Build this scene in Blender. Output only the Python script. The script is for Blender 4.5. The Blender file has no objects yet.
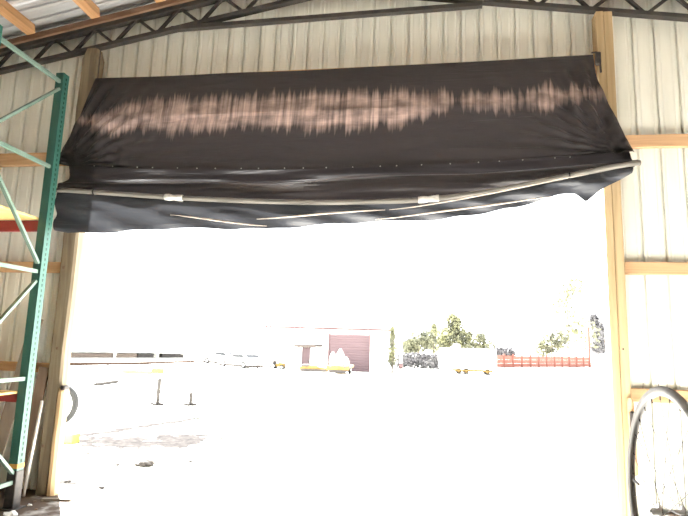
import bpy, math, random
from mathutils import Vector, Matrix, noise as mnoise
R = math.radians
sin, cos, pi = math.sin, math.cos, math.pi
random.seed(7)
S = bpy.context.scene
C = S.collection

# ------------------------------------------------------------------ camera, sky, sun, exposure
CAM_YAW, CAM_PITCH, CAM_ROLL = R(8.8), R(8.9), R(1.8)
fwd = Vector((-sin(CAM_YAW) * cos(CAM_PITCH), cos(CAM_YAW) * cos(CAM_PITCH), sin(CAM_PITCH)))
r0 = Vector((cos(CAM_YAW), sin(CAM_YAW), 0)); u0 = r0.cross(fwd)
rt = r0 * cos(CAM_ROLL) + u0 * sin(CAM_ROLL); up = -r0 * sin(CAM_ROLL) + u0 * cos(CAM_ROLL)
cd = bpy.data.cameras.new('camera'); cam = bpy.data.objects.new('camera', cd); C.objects.link(cam)
cd.sensor_width = 36; cd.lens = 540 / 688 * 36; cd.clip_end = 600; cd.clip_start = .05
m = Matrix((rt, up, -fwd)).transposed().to_4x4(); m.translation = (0, -5.2, 1.6)
cam.matrix_world = m
S.camera = cam

W = bpy.data.worlds.new('sky'); S.world = W; W.use_nodes = True
bg = W.node_tree.nodes['Background']
bg.inputs['Color'].default_value = (.93, .96, 1.0, 1); bg.inputs['Strength'].default_value = 1.0

sd = bpy.data.lights.new('sun', 'SUN'); sd.energy = 26.0; sd.color = (1, .985, .95); sd.angle = R(.6)
sun = bpy.data.objects.new('sun', sd); C.objects.link(sun)
SUN_AZ, SUN_EL = R(38), R(42)          # azimuth measured from the yard axis (+Y) towards -X
sdir = Vector((-sin(SUN_AZ) * cos(SUN_EL), cos(SUN_AZ) * cos(SUN_EL), sin(SUN_EL)))   # towards the sun
sun.rotation_euler = sdir.to_track_quat('Z', 'Y').to_euler(); sun.location = sdir * 40

S.view_settings.view_transform = 'Standard'; S.view_settings.look = 'None'
S.view_settings.gamma = 1; S.view_settings.use_curve_mapping = False
S.view_settings.exposure = 2.62
S.cycles.max_bounces = 10; S.cycles.diffuse_bounces = 7; S.cycles.use_denoising = True
S.cycles.sample_clamp_indirect = 8

# ------------------------------------------------------------------ materials
MATS = {}
def mat(name, col, rough=.8, var=None, scale=(4, 4, 4), bump=0, metal=0, spec=.3, detail=4, dist=0, transl=0, lo=.35, hi=.65):
    """plain principled surface, a second colour mixed in by stretched noise on object coordinates, optional bump / translucency"""
    if name in MATS: return MATS[name]
    M = bpy.data.materials.new(name); M.use_nodes = True; N = M.node_tree.nodes; L = M.node_tree.links
    b = N['Principled BSDF']; b.inputs['Roughness'].default_value = rough; b.inputs['Metallic'].default_value = metal
    b.inputs['Specular IOR Level'].default_value = spec
    b.inputs['Base Color'].default_value = (*col, 1)
    cout = None
    if var or bump:
        tc = N.new('ShaderNodeTexCoord'); mp = N.new('ShaderNodeMapping'); mp.inputs['Scale'].default_value = scale
        nz = N.new('ShaderNodeTexNoise'); nz.inputs['Scale'].default_value = 1; nz.inputs['Detail'].default_value = detail; nz.inputs['Distortion'].default_value = dist
        L.new(tc.outputs['Object'], mp.inputs[0]); L.new(mp.outputs[0], nz.inputs['Vector'])
        if var:
            mr = N.new('ShaderNodeMapRange'); mr.inputs[1].default_value = lo; mr.inputs[2].default_value = hi
            L.new(nz.outputs['Fac'], mr.inputs[0])
            mx = N.new('ShaderNodeMix'); mx.data_type = 'RGBA'
            mx.inputs['A'].default_value = (*col, 1); mx.inputs['B'].default_value = (*var, 1)
            L.new(mr.outputs[0], mx.inputs['Factor']); cout = mx.outputs['Result']; L.new(cout, b.inputs['Base Color'])
        if bump:
            bp = N.new('ShaderNodeBump'); bp.inputs['Strength'].default_value = bump; bp.inputs['Distance'].default_value = .01
            L.new(nz.outputs['Fac'], bp.inputs['Height']); L.new(bp.outputs[0], b.inputs['Normal'])
    if transl:
        tr = N.new('ShaderNodeBsdfTranslucent'); tr.inputs[0].default_value = (*col, 1)
        if cout: L.new(cout, tr.inputs[0])
        ms = N.new('ShaderNodeMixShader'); ms.inputs[0].default_value = transl
        L.new(b.outputs[0], ms.inputs[1]); L.new(tr.outputs[0], ms.inputs[2])
        L.new(ms.outputs[0], N['Material Output'].inputs['Surface'])
    MATS[name] = M
    return M

M_WALL = mat('wall_sheet_metal', (.72, .72, .655), .5, (.63, .63, .565), (9, 9, .6), spec=.35)
M_ROOF = mat('roof_sheet_metal', (.47, .47, .475), .45, (.39, .39, .40), (.6, 7, 2), spec=.4)
M_STEEL = mat('truss_steel', (.030, .029, .028), .6, (.045, .038, .032), (9, 9, 9))
M_POSTL = mat('weathered_post_wood', (.21, .17, .115), .85, (.13, .105, .07), (16, 16, 1.2), .5, dist=1)
M_POSTR = mat('post_wood', (.44, .325, .19), .8, (.33, .24, .13), (22, 22, 1.1), .4, dist=.8)
M_GIRT = mat('girt_wood', (.54, .34, .19), .8, (.42, .26, .14), (1.4, 20, 22), .35, dist=.8)
M_PURL = mat('purlin_wood', (.56, .32, .16), .8, (.44, .24, .11), (20, 1.3, 20), .3, dist=.8)
M_BROWN = mat('brown_rafter_wood', (.20, .12, .08), .8, (.14, .08, .05), (2, 14, 14), .3)
M_GREEN = mat('rack_green_paint', (.019, .074, .058), .45, (.027, .094, .074), (8, 8, 3), spec=.4)
M_GREEN_LIT = mat('rack_brace_lit_green', (.085, .14, .112), .5, (.13, .185, .155), (8, 8, 6), spec=.4)  # same green as the columns, paled to carry the light on the braces
M_HOLE = mat('rack_slot_dark', (.012, .03, .025), .9)
M_RED = mat('rack_beam_red', (.25, .034, .038), .5, (.20, .028, .032), (3, 8, 8), spec=.4)
M_PLY = mat('plywood_deck', (.66, .47, .20), .8, (.55, .36, .13), (2, 9, 9), .2)
M_FLOOR = mat('floor_concrete', (.58, .565, .53), .9, (.48, .465, .43), (1.6, 1.6, 1.6), .25, detail=7)
M_BLACK = mat('black_rubber', (.011, .011, .012), .8, (.018, .018, .018), (12, 12, 12))
M_IRON = mat('black_iron', (.02, .019, .018), .5, (.05, .04, .035), (20, 20, 20))
M_PVC = mat('pvc_pipe_grey', (.22, .205, .185), .45, (.16, .15, .135), (3, 30, 30))
M_TAPE = mat('white_tape', (.75, .74, .70), .7, (.55, .53, .5), (40, 60, 60))
M_HEM_LIT = mat('hem_edge_lit', (.42, .37, .32), .6, (.28, .24, .21), (8, 20, 20))  # tarp hem with the light along its edge put into the colour
M_DARKY = mat('dark_yard_timber', (.045, .042, .04), .9, (.03, .028, .027), (6, 6, 6), spec=.05)
M_DARKW = mat('dark_plank', (.16, .11, .075), .85, (.10, .07, .05), (14, 14, 1.5), .3)
M_GREYW = mat('grey_plank', (.19, .155, .12), .85, (.13, .105, .08), (14, 14, 1.5), .3)
M_STEELP = mat('galvanised_pipe', (.72, .70, .66), .35, (.60, .58, .54), (20, 20, 3), metal=.3)
M_ALU = mat('wheel_alloy', (.48, .47, .46), .3, metal=.8)
M_RIM = mat('rim_grey', (.16, .155, .15), .5)
M_TYRE = mat('tyre_rubber', (.16, .155, .15), .75, (.20, .195, .19), (30, 30, 30))
M_SPOKE = mat('spoke_steel', (.16, .155, .15), .35, metal=.6)
M_YEL = mat('yellow_paint', (.20, .125, .03), .6, (.15, .09, .02), (4, 4, 4))
M_YELB = mat('yellow_block', (.60, .54, .06), .8, (.52, .46, .05), (8, 8, 8))
M_WHITE = mat('white_paint', (.80, .80, .78), .5, (.72, .72, .70), (1, 1, 1))
M_CAR = mat('car_white', (.78, .78, .78), .25, spec=.5)
M_GLASS = mat('dark_glass', (.03, .032, .035), .5, spec=.1)
M_RDOOR = mat('roll_door_red', (.10, .066, .072), .6, (.09, .058, .063), (.5, .5, 3))
M_TRIMR = mat('red_trim', (.11, .065, .066), .6)
M_RFEN = mat('red_fence', (.15, .056, .042), .85, (.13, .048, .036), (1, 1, 1))
M_TAN = mat('tan_timber', (.095, .075, .062), .85, (.08, .062, .05), (1, 6, 6))
M_TRUNK = mat('bark', (.12, .09, .07), .9, (.08, .06, .05), (6, 6, 2))
M_LEAF = mat('leaf_green', (.09, .094, .072), .8, (.15, .15, .08), (1.2, 1.2, 1.2), transl=.12, spec=.1)
M_LEAFD = mat('leaf_dark', (.085, .083, .090), .8, (.115, .113, .115), (1.2, 1.2, 1.2), transl=.08, spec=.1)
M_LEAFY = mat('leaf_yellow', (.12, .12, .075), .8, (.06, .064, .05), (.8, .8, .8), transl=.15, spec=.1)
M_ROCK = mat('rock', (.020, .017, .016), .9, (.03, .026, .023), (9, 9, 9), .5)
M_SACK = mat('white_sack', (.78, .77, .74), .8, (.68, .67, .64), (6, 6, 6))

def tarp_material(name='black_plastic_tarp', col=(.021, .0175, .018), thin=.03):
    M = bpy.data.materials.new(name); M.use_nodes = True; N = M.node_tree.nodes; L = M.node_tree.links
    b = N['Principled BSDF']
    tc = N.new('ShaderNodeTexCoord'); mp = N.new('ShaderNodeMapping'); mp.inputs['Scale'].default_value = (34, 4, .9)
    nz = N.new('ShaderNodeTexNoise'); nz.inputs['Scale'].default_value = 1; nz.inputs['Detail'].default_value = 5
    L.new(tc.outputs['Object'], mp.inputs[0]); L.new(mp.outputs[0], nz.inputs['Vector'])
    mp3 = N.new('ShaderNodeMapping'); mp3.inputs['Scale'].default_value = (5, 2, 7)
    nz3 = N.new('ShaderNodeTexNoise'); nz3.inputs['Scale'].default_value = 1; nz3.inputs['Detail'].default_value = 6
    L.new(tc.outputs['Object'], mp3.inputs[0]); L.new(mp3.outputs[0], nz3.inputs['Vector'])
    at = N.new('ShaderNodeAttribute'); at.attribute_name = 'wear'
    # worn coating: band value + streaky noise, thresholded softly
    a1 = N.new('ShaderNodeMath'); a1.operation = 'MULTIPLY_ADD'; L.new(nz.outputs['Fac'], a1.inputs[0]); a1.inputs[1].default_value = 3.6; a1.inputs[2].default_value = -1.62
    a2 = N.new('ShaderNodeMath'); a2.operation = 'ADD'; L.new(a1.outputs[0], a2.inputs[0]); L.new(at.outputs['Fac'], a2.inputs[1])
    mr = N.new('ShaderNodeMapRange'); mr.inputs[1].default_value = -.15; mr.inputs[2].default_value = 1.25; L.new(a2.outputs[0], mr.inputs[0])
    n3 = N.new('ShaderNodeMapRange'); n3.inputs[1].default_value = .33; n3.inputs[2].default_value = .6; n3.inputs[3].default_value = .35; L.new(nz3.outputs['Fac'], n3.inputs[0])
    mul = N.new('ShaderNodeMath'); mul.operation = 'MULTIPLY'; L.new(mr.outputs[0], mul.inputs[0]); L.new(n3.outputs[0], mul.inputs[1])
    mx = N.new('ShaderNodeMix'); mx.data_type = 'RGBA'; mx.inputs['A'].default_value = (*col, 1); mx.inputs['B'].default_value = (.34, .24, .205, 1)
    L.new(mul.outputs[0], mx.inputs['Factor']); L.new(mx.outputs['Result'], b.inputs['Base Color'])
    b.inputs['Roughness'].default_value = .42; b.inputs['Specular IOR Level'].default_value = .3
    mp2 = N.new('ShaderNodeMapping'); mp2.inputs['Scale'].default_value = (1.5, 6, 11)
    n2 = N.new('ShaderNodeTexNoise'); n2.inputs['Scale'].default_value = 1; n2.inputs['Detail'].default_value = 3; n2.inputs['Distortion'].default_value = .6
    L.new(tc.outputs['Object'], mp2.inputs[0]); L.new(mp2.outputs[0], n2.inputs['Vector'])
    bp = N.new('ShaderNodeBump'); bp.inputs['Strength'].default_value = .7; bp.inputs['Distance'].default_value = .025
    L.new(n2.outputs['Fac'], bp.inputs['Height']); L.new(bp.outputs[0], b.inputs['Normal'])
    tr = N.new('ShaderNodeBsdfTranslucent'); L.new(mx.outputs['Result'], tr.inputs[0])
    ms = N.new('ShaderNodeMixShader'); ms.inputs[0].default_value = thin
    L.new(b.outputs[0], ms.inputs[1]); L.new(tr.outputs[0], ms.inputs[2]); L.new(ms.outputs[0], N['Material Output'].inputs['Surface'])
    return M
M_TARP = tarp_material(); M_TARP1 = tarp_material('single_layer_tarp', (.025, .026, .0295), .11)

def yard_material():
    """pale gravel with darker ragged patches by the door and further out"""
    M = bpy.data.materials.new('yard_gravel'); M.use_nodes = True; N = M.node_tree.nodes; L = M.node_tree.links
    b = N['Principled BSDF']; b.inputs['Roughness'].default_value = 1; b.inputs['Specular IOR Level'].default_value = 0
    tc = N.new('ShaderNodeTexCoord')
    nz = N.new('ShaderNodeTexNoise'); nz.inputs['Scale'].default_value = 2.2; nz.inputs['Detail'].default_value = 8; L.new(tc.outputs['Object'], nz.inputs['Vector'])
    base = N.new('ShaderNodeMix'); base.data_type = 'RGBA'; base.inputs['A'].default_value = (.55, .54, .50, 1); base.inputs['B'].default_value = (.46, .445, .41, 1)
    L.new(nz.outputs['Fac'], base.inputs['Factor'])
    col = base.outputs['Result']
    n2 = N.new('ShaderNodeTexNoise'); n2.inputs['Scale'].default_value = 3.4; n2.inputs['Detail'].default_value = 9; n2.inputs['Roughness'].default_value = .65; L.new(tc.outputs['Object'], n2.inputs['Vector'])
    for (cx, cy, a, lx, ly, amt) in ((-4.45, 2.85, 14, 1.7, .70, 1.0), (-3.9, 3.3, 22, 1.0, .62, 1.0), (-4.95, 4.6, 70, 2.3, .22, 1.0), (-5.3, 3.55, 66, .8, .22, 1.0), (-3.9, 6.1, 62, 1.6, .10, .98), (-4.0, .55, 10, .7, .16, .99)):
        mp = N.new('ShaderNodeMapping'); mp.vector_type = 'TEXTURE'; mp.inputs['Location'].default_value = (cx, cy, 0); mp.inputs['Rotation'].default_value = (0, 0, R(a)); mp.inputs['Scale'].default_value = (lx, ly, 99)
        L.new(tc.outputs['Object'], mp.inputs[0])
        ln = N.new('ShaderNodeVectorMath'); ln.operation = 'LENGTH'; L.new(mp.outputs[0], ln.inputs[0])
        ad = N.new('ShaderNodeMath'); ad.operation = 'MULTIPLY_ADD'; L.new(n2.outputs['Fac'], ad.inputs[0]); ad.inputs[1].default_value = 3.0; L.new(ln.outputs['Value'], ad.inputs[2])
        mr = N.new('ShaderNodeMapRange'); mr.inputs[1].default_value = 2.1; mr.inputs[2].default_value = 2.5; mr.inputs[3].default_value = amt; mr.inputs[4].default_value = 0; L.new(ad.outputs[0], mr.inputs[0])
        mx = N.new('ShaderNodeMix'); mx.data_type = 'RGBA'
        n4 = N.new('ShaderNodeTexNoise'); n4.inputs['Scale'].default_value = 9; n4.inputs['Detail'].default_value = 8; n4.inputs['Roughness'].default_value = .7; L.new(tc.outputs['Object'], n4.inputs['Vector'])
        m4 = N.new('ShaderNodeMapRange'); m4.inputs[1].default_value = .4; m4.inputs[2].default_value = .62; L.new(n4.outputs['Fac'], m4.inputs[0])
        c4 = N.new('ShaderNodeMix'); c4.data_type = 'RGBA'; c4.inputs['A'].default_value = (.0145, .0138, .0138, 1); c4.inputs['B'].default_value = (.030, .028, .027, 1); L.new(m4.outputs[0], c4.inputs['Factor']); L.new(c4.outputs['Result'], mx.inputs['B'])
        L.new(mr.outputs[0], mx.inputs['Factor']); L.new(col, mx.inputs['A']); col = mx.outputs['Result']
    L.new(col, b.inputs['Base Color'])
    return M
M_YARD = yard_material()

def ragged_patches(M, spots, col):
    """patches of a second colour with ragged edges laid over an existing material"""
    N = M.node_tree.nodes; L = M.node_tree.links; b = N['Principled BSDF']; src = b.inputs['Base Color'].links[0].from_socket
    tc = N.new('ShaderNodeTexCoord'); n2 = N.new('ShaderNodeTexNoise'); n2.inputs['Scale'].default_value = 5; n2.inputs['Detail'].default_value = 8; L.new(tc.outputs['Object'], n2.inputs['Vector'])
    for (cx, cy, a, lx, ly, amt) in spots:
        mp = N.new('ShaderNodeMapping'); mp.vector_type = 'TEXTURE'; mp.inputs['Location'].default_value = (cx, cy, 0); mp.inputs['Rotation'].default_value = (0, 0, R(a)); mp.inputs['Scale'].default_value = (lx, ly, 99)
        L.new(tc.outputs['Object'], mp.inputs[0])
        ln = N.new('ShaderNodeVectorMath'); ln.operation = 'LENGTH'; L.new(mp.outputs[0], ln.inputs[0])
        ad = N.new('ShaderNodeMath'); ad.operation = 'MULTIPLY_ADD'; L.new(n2.outputs['Fac'], ad.inputs[0]); ad.inputs[1].default_value = 1.4; L.new(ln.outputs['Value'], ad.inputs[2])
        mr = N.new('ShaderNodeMapRange'); mr.inputs[1].default_value = 1.5; mr.inputs[2].default_value = 1.95; mr.inputs[3].default_value = amt; mr.inputs[4].default_value = 0; L.new(ad.outputs[0], mr.inputs[0])
        mx = N.new('ShaderNodeMix'); mx.data_type = 'RGBA'; mx.inputs['B'].default_value = (*col, 1)
        L.new(mr.outputs[0], mx.inputs['Factor']); L.new(src, mx.inputs['A']); src = mx.outputs['Result']
    L.new(src, b.inputs['Base Color'])
ragged_patches(M_FLOOR, [(-4.6, -.6, 0, 1.5, 1.2, 1)], (.065, .044, .030))

# ------------------------------------------------------------------ mesh helpers
class MB:
    def __init__(s): s.v = []; s.f = []
    def add(s, vs, fs):
        o = len(s.v); s.v += [tuple(v) for v in vs]; s.f += [tuple(i + o for i in f) for f in fs]; return s
    def box(s, x0, x1, y0, y1, z0, z1, M=None):
        vs = [Vector((x, y, z)) for x in (x0, x1) for y in (y0, y1) for z in (z0, z1)]
        if M: vs = [M @ v for v in vs]
        return s.add(vs, [(0, 1, 3, 2), (4, 6, 7, 5), (0, 4, 5, 1), (2, 3, 7, 6), (0, 2, 6, 4), (1, 5, 7, 3)])
    def cbox(s, x0, x1, y0, y1, z0, z1, c=.008, M=None):
        """chamfered box"""
        vs = []; 
        X, Y, Z = (x0, x1), (y0, y1), (z0, z1)
        idx = {}
        for i in (0, 1):
            for j in (0, 1):
                for k in (0, 1):
                    sx, sy, sz = (1, -1)[i], (1, -1)[j], (1, -1)[k]
                    for ax in range(3):
                        p = [X[i] + sx * c, Y[j] + sy * c, Z[k] + sz * c]
                        p[ax] = (X[i], Y[j], Z[k])[ax]
                        idx[(i, j, k, ax)] = len(vs); vs.append(Vector(p))
        fs = []
        for ax in range(3):
            o1, o2 = (ax + 1) % 3, (ax + 2) % 3
            for a in (0, 1):
                q = []
                for (p, r) in ((0, 0), (1, 0), (1, 1), (0, 1)):
                    t = [0, 0, 0]; t[ax] = a; t[o1] = p; t[o2] = r
                    q.append(idx[(*t, ax)])
                fs.append(q if a else q[::-1])
        for ax in range(3):          # edges running along ax
            o1, o2 = (ax + 1) % 3, (ax + 2) % 3
            for p in (0, 1):
                for r in (0, 1):
                    t0 = [0, 0, 0]; t0[o1] = p; t0[o2] = r; t1 = list(t0); t1[ax] = 1
                    fs.append([idx[(*t0, o1)], idx[(*t1, o1)], idx[(*t1, o2)], idx[(*t0, o2)]])
        for i in (0, 1):
            for j in (0, 1):
                for k in (0, 1):
                    fs.append([idx[(i, j, k, 0)], idx[(i, j, k, 1)], idx[(i, j, k, 2)]])
        if M: vs = [M @ v for v in vs]
        return s.add(vs, fs)
    def tube(s, pts, rad, n=8, cap=True):
        pts = [Vector(p) for p in pts]; rads = rad if isinstance(rad, (list, tuple)) else [rad] * len(pts)
        rings = []
        for i, p in enumerate(pts):
            d = (pts[min(i + 1, len(pts) - 1)] - pts[max(i - 1, 0)]).normalized()
            a = Vector((0, 0, 1)) if abs(d.z) < .9 else Vector((1, 0, 0))
            e1 = d.cross(a).normalized(); e2 = d.cross(e1).normalized()
            rings.append([p + (e1 * cos(2 * pi * k / n) + e2 * sin(2 * pi * k / n)) * rads[i] for k in range(n)])
        vs = [v for r in rings for v in r]; fs = []
        for i in range(len(pts) - 1):
            for k in range(n):
                a = i * n + k; b = i * n + (k + 1) % n
                fs.append((a, b, b + n, a + n))
        if cap: fs += [tuple(range(n))[::-1], tuple((len(pts) - 1) * n + k for k in range(n))]
        return s.add(vs, fs)
    def bar(s, p0, p1, w, h, upv=(0, 0, 1)):
        """rectangular bar from p0 to p1, w across, h along the up direction"""
        p0, p1 = Vector(p0), Vector(p1); d = (p1 - p0).normalized(); e = d.cross(Vector(upv)).normalized(); u = e.cross(d).normalized()
        vs = []
        for p in (p0, p1):
            for (a, b) in ((-1, -1), (1, -1), (1, 1), (-1, 1)): vs.append(p + e * (a * w / 2) + u * (b * h / 2))
        return s.add(vs, [(0, 1, 2, 3), (7, 6, 5, 4), (0, 4, 5, 1), (1, 5, 6, 2), (2, 6, 7, 3), (3, 7, 4, 0)])
    def lathe(s, prof, M=None, n=32):
        """(radius, axial) profile turned about local Z"""
        vs = []; fs = []; k = len(prof)
        for i in range(n):
            a = 2 * pi * i / n
            for (r, z) in prof:
                v = Vector((r * cos(a), r * sin(a), z)); vs.append(M @ v if M else v)
        for i in range(n):
            for j in range(k):
                a = i * k + j; b = i * k + (j + 1) % k; c = ((i + 1) % n) * k + (j + 1) % k; d = ((i + 1) % n) * k + j
                fs.append((a, b, c, d))
        return s.add(vs, fs)
    def prism(s, poly, y0, y1, M=None):
        """outline in xz pushed along y"""
        n = len(poly); vs = [Vector((x, y, z)) for y in (y0, y1) for (x, z) in poly]
        if M: vs = [M @ v for v in vs]
        return s.add(vs, [tuple(range(n)), tuple(range(2 * n - 1, n - 1, -1))] + [(i, i + n, (i + 1) % n + n, (i + 1) % n) for i in range(n)])
    def build(s, name, material, parent=None, smooth=False):
        me = bpy.data.meshes.new(name); me.from_pydata(s.v, [], s.f); me.validate(); me.update()
        me.materials.append(material)
        if smooth: me.polygons.foreach_set('use_smooth', [True] * len(me.polygons))
        o = bpy.data.objects.new(name, me); C.objects.link(o)
        if parent is not None:
            o.parent = parent; o.matrix_parent_inverse = parent_world(parent).inverted()
        return o
def parent_world(p):
    m = Matrix.LocRotScale(p.location, p.rotation_euler, p.scale)
    return m if p.parent is None else parent_world(p.parent) @ p.matrix_parent_inverse @ m
def tag(o, label, cat, group=None, kind=None):
    o['label'] = label; o['category'] = cat
    if group: o['group'] = group
    if kind: o['kind'] = kind
    return o
def empty(name, loc=(0, 0, 0), rz=0):
    o = bpy.data.objects.new(name, None); C.objects.link(o); o.location = loc; o.rotation_euler = (0, 0, rz); o.empty_display_size = .1
    return o
def thing(name, label, cat, loc=(0, 0, 0), group=None): return tag(empty(name, loc), label, cat, group)
def structure(name, label, cat, loc=(0, 0, 0)):
    o = empty(name, loc); tag(o, label, cat, kind='structure'); return o
def lin(pts, x):
    if x <= pts[0][0]: return pts[0][1]
    for (a, b), (c, d) in zip(pts, pts[1:]):
        if x <= c: return b + (d - b) * (x - a) / (c - a)
    return pts[-1][1]
def nz(x, y, z): return mnoise.noise(Vector((x, y, z)))

# ------------------------------------------------------------------ the yard and the barn shell
XC = -.97                                            # barn centre line = door centre line
XL, XR, YB = -7.7, 5.8, -12.0                        # side walls, open rear
DL, DR = -3.76, 1.70                                 # wall opening
def top_chord(x): return 5.625 - (.190 if x < XC else .163) * abs(x - XC)
def bot_chord(x): return 5.372 - (.188 if x < XC else .16) * abs(x - XC)
def roof_z(x): return top_chord(x) + .205
def gz(y): return -.012 if y < 8 else (-.012 - .72 * (y - 8) / 32 if y < 40 else -.732)

g = MB(); ys = [-70, -30, -12, 0, 4, 8, 12, 16, 20, 24, 28, 32, 36, 40, 60, 100, 200, 330]; xs = [-260, -120, -60, -30, -15, -6, 0, 6, 15, 30, 60, 120, 260]
g.add([(x, y, gz(y)) for y in ys for x in xs], [(j * len(xs) + i, j * len(xs) + i + 1, (j + 1) * len(xs) + i + 1, (j + 1) * len(xs) + i) for j in range(len(ys) - 1) for i in range(len(xs) - 1)])
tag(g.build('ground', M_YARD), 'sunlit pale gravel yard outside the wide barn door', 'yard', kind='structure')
fl = MB().box(XL, XR, YB, .2, -.01, 0)
tag(fl.build('floor', M_FLOOR), 'dusty tan concrete floor inside the barn', 'floor', kind='structure')

def rib_profile(w, ribs=5):
    """(offset along, depth) of one ribbed sheet, ribs pushed outwards"""
    p = w / ribs; out = [(0, 0)]
    for i in range(ribs):
        c0 = i * p + p / 2
        for (dx, d) in ((-.058, 0), (-.050, .004), (-.040, .004), (-.032, 0), (-.015, 0), (-.010, .032), (.010, .032), (.015, 0), (.032, 0), (.040, .004), (.050, .004), (.058, 0)): out.append((c0 + dx, d))
    out.append((w, 0)); return out
wall = structure('wall_front', 'beige ribbed sheet metal wall around the barn door', 'wall')
YS = .150                                            # inner face of the sheets
def wall_sheet(x0, w, z0):
    pr = rib_profile(w); mb = MB(); n = len(pr)
    mb.add([(x0 + a, YS + d, z0) for a, d in pr] + [(x0 + a, YS + d, roof_z(x0 + a) - .01) for a, d in pr], [(i, i + 1, n + i + 1, n + i) for i in range(n - 1)])
    return mb.build('metal_sheet', M_WALL, wall)
wL = (DL - XL) / 4; wM = (DR - DL) / 6; wR = (XR - DR) / 4.5
for i in range(4): wall_sheet(XL + i * wL, wL, 0)
for i in range(6): wall_sheet(DL + i * wM, wM, 4.40)
wRn = (XR - DR) / 4
for i in range(4): wall_sheet(DR + i * wRn, wRn, 0)
# horizontal girts
def girt(x0, x1, z0, z1): MB().cbox(x0, x1, .098, .148, z0, z1, .004).build('girt', M_GIRT, wall)
for (a, b) in ((3.480, 3.630), (2.255, 2.372), (1.190, 1.288)): girt(XL, -3.86, a, b)
for (a, b) in ((3.535, 3.660), (2.308, 2.425), (1.158, 1.275)): girt(1.80, XR, a, b)
MB().cbox(-3.675, 1.632, .02, .14, 4.20, 4.452, .005).build('header_board', M_GIRT, wall)
for x in (1.93, 2.06, 2.13):
    MB().tube([(x, .12, 1.268), (x + .004, .118, 1.325)], .003, 5).build('nail', M_IRON, wall)
# side walls
for nm, x, sgn, lab in (('wall_left', XL, -1, 'ribbed metal side wall behind the pallet rack'), ('wall_right', XR, 1, 'ribbed metal side wall past the workbench')):
    pr = []
    for i in range(13): pr += [(YB + i * .935 + a, d) for a, d in rib_profile(.935)[:-1]]
    n = len(pr); mb = MB()
    mb.add([(x + sgn * d, y, 0) for y, d in pr] + [(x + sgn * d, y, roof_z(x) - .01) for y, d in pr], [(i, i + 1, n + i + 1, n + i) for i in range(n - 1)])
    tag(mb.build(nm, M_WALL), lab, 'wall', kind='structure')
pr = []
for i in range(15): pr += [(XL + i * .9 + a, d) for a, d in rib_profile(.9)[:-1]]
n = len(pr); mb = MB()
mb.add([(x, YB - d, 0) for x, d in pr] + [(x, YB - d, roof_z(x) - .01) for x, d in pr], [(i, i + 1, n + i + 1, n + i) for i in range(n - 1)])
tag(mb.build('wall_back', M_WALL), 'ribbed metal rear wall of the barn', 'wall', kind='structure')
# roof: sheets laid over purlins
ceil = structure('ceiling', 'ribbed grey roof sheets on orange timber purlins', 'roof')
for side in (-1, 1):
    xe = XL - .1 if side < 0 else XR + .1
    for i in range(14):
        y0 = YB + i * .895; pr = rib_profile(.9); n = len(pr); mb = MB()
        mb.add([(xe, y0 + a, roof_z(xe) + d) for a, d in pr] + [(XC, y0 + a, roof_z(XC) + d) for a, d in pr], [(k, k + 1, n + k + 1, n + k) for k in range(n - 1)])
        mb.build('roof_sheet', M_ROOF, ceil)
px = [-7.0, -6.22, -5.40, -4.57, -3.77, -2.99, -2.20, -1.40, -.55, .25, 1.05, 1.85, 2.65, 3.45, 4.25, 5.05]
for x in px:
    sl = .19 if x < XC else -.163; zt = top_chord(x)
    M = Matrix.Translation((x, 0, zt + .135)) @ Matrix.Rotation(-math.atan(sl), 4, 'Y')
    MB().cbox(-.055, .055, YB, -.02, -.052, .062, .004, M).build('purlin', M_PURL, ceil)
# brown board along the roof slope above the truss
for side in (-1, 1):
    xe = XL if side < 0 else XR
    MB().bar((xe, .0, top_chord(xe) + .060), (XC, .0, top_chord(XC) + .060), .035, .065, (0, 0, 1)).build('rafter_board', M_BROWN, ceil)

# ------------------------------------------------------------------ steel truss under the roof, parallel to the wall
tr = thing('roof_truss', 'black steel lattice truss along the roof slope above the door', 'truss', (XC, .03, 4.4))
YT = .05
for side in (-1, 1):
    xe = XL + .05 if side < 0 else XR - .05
    MB().bar((xe, YT, top_chord(xe)), (XC, YT, top_chord(XC)), .07, .055).build('top_chord', M_STEEL, tr)
    MB().bar((xe, YT, bot_chord(xe)), (XC, YT, bot_chord(XC)), .07, .042).build('bottom_chord', M_STEEL, tr)
    nodes = [XC + side * (.28 + .255 * i) for i in range(26)]
    for i in range(25):
        a, b = nodes[i], nodes[i + 1]
        if not (XL + .1 < b < XR - .1): break
        pa = (a, YT, (bot_chord if i % 2 else top_chord)(a)); pb = (b, YT, (top_chord if i % 2 else bot_chord)(b))
        MB().bar(pa, pb, .03, .03, (0, 1, 0)).build('web_bar', M_STEEL, tr)
MB().bar((-2.85, YT - .01, 5.02), (.55, YT - .01, 5.085), .06, .045).build('tie_bar', M_STEEL, tr)

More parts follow.
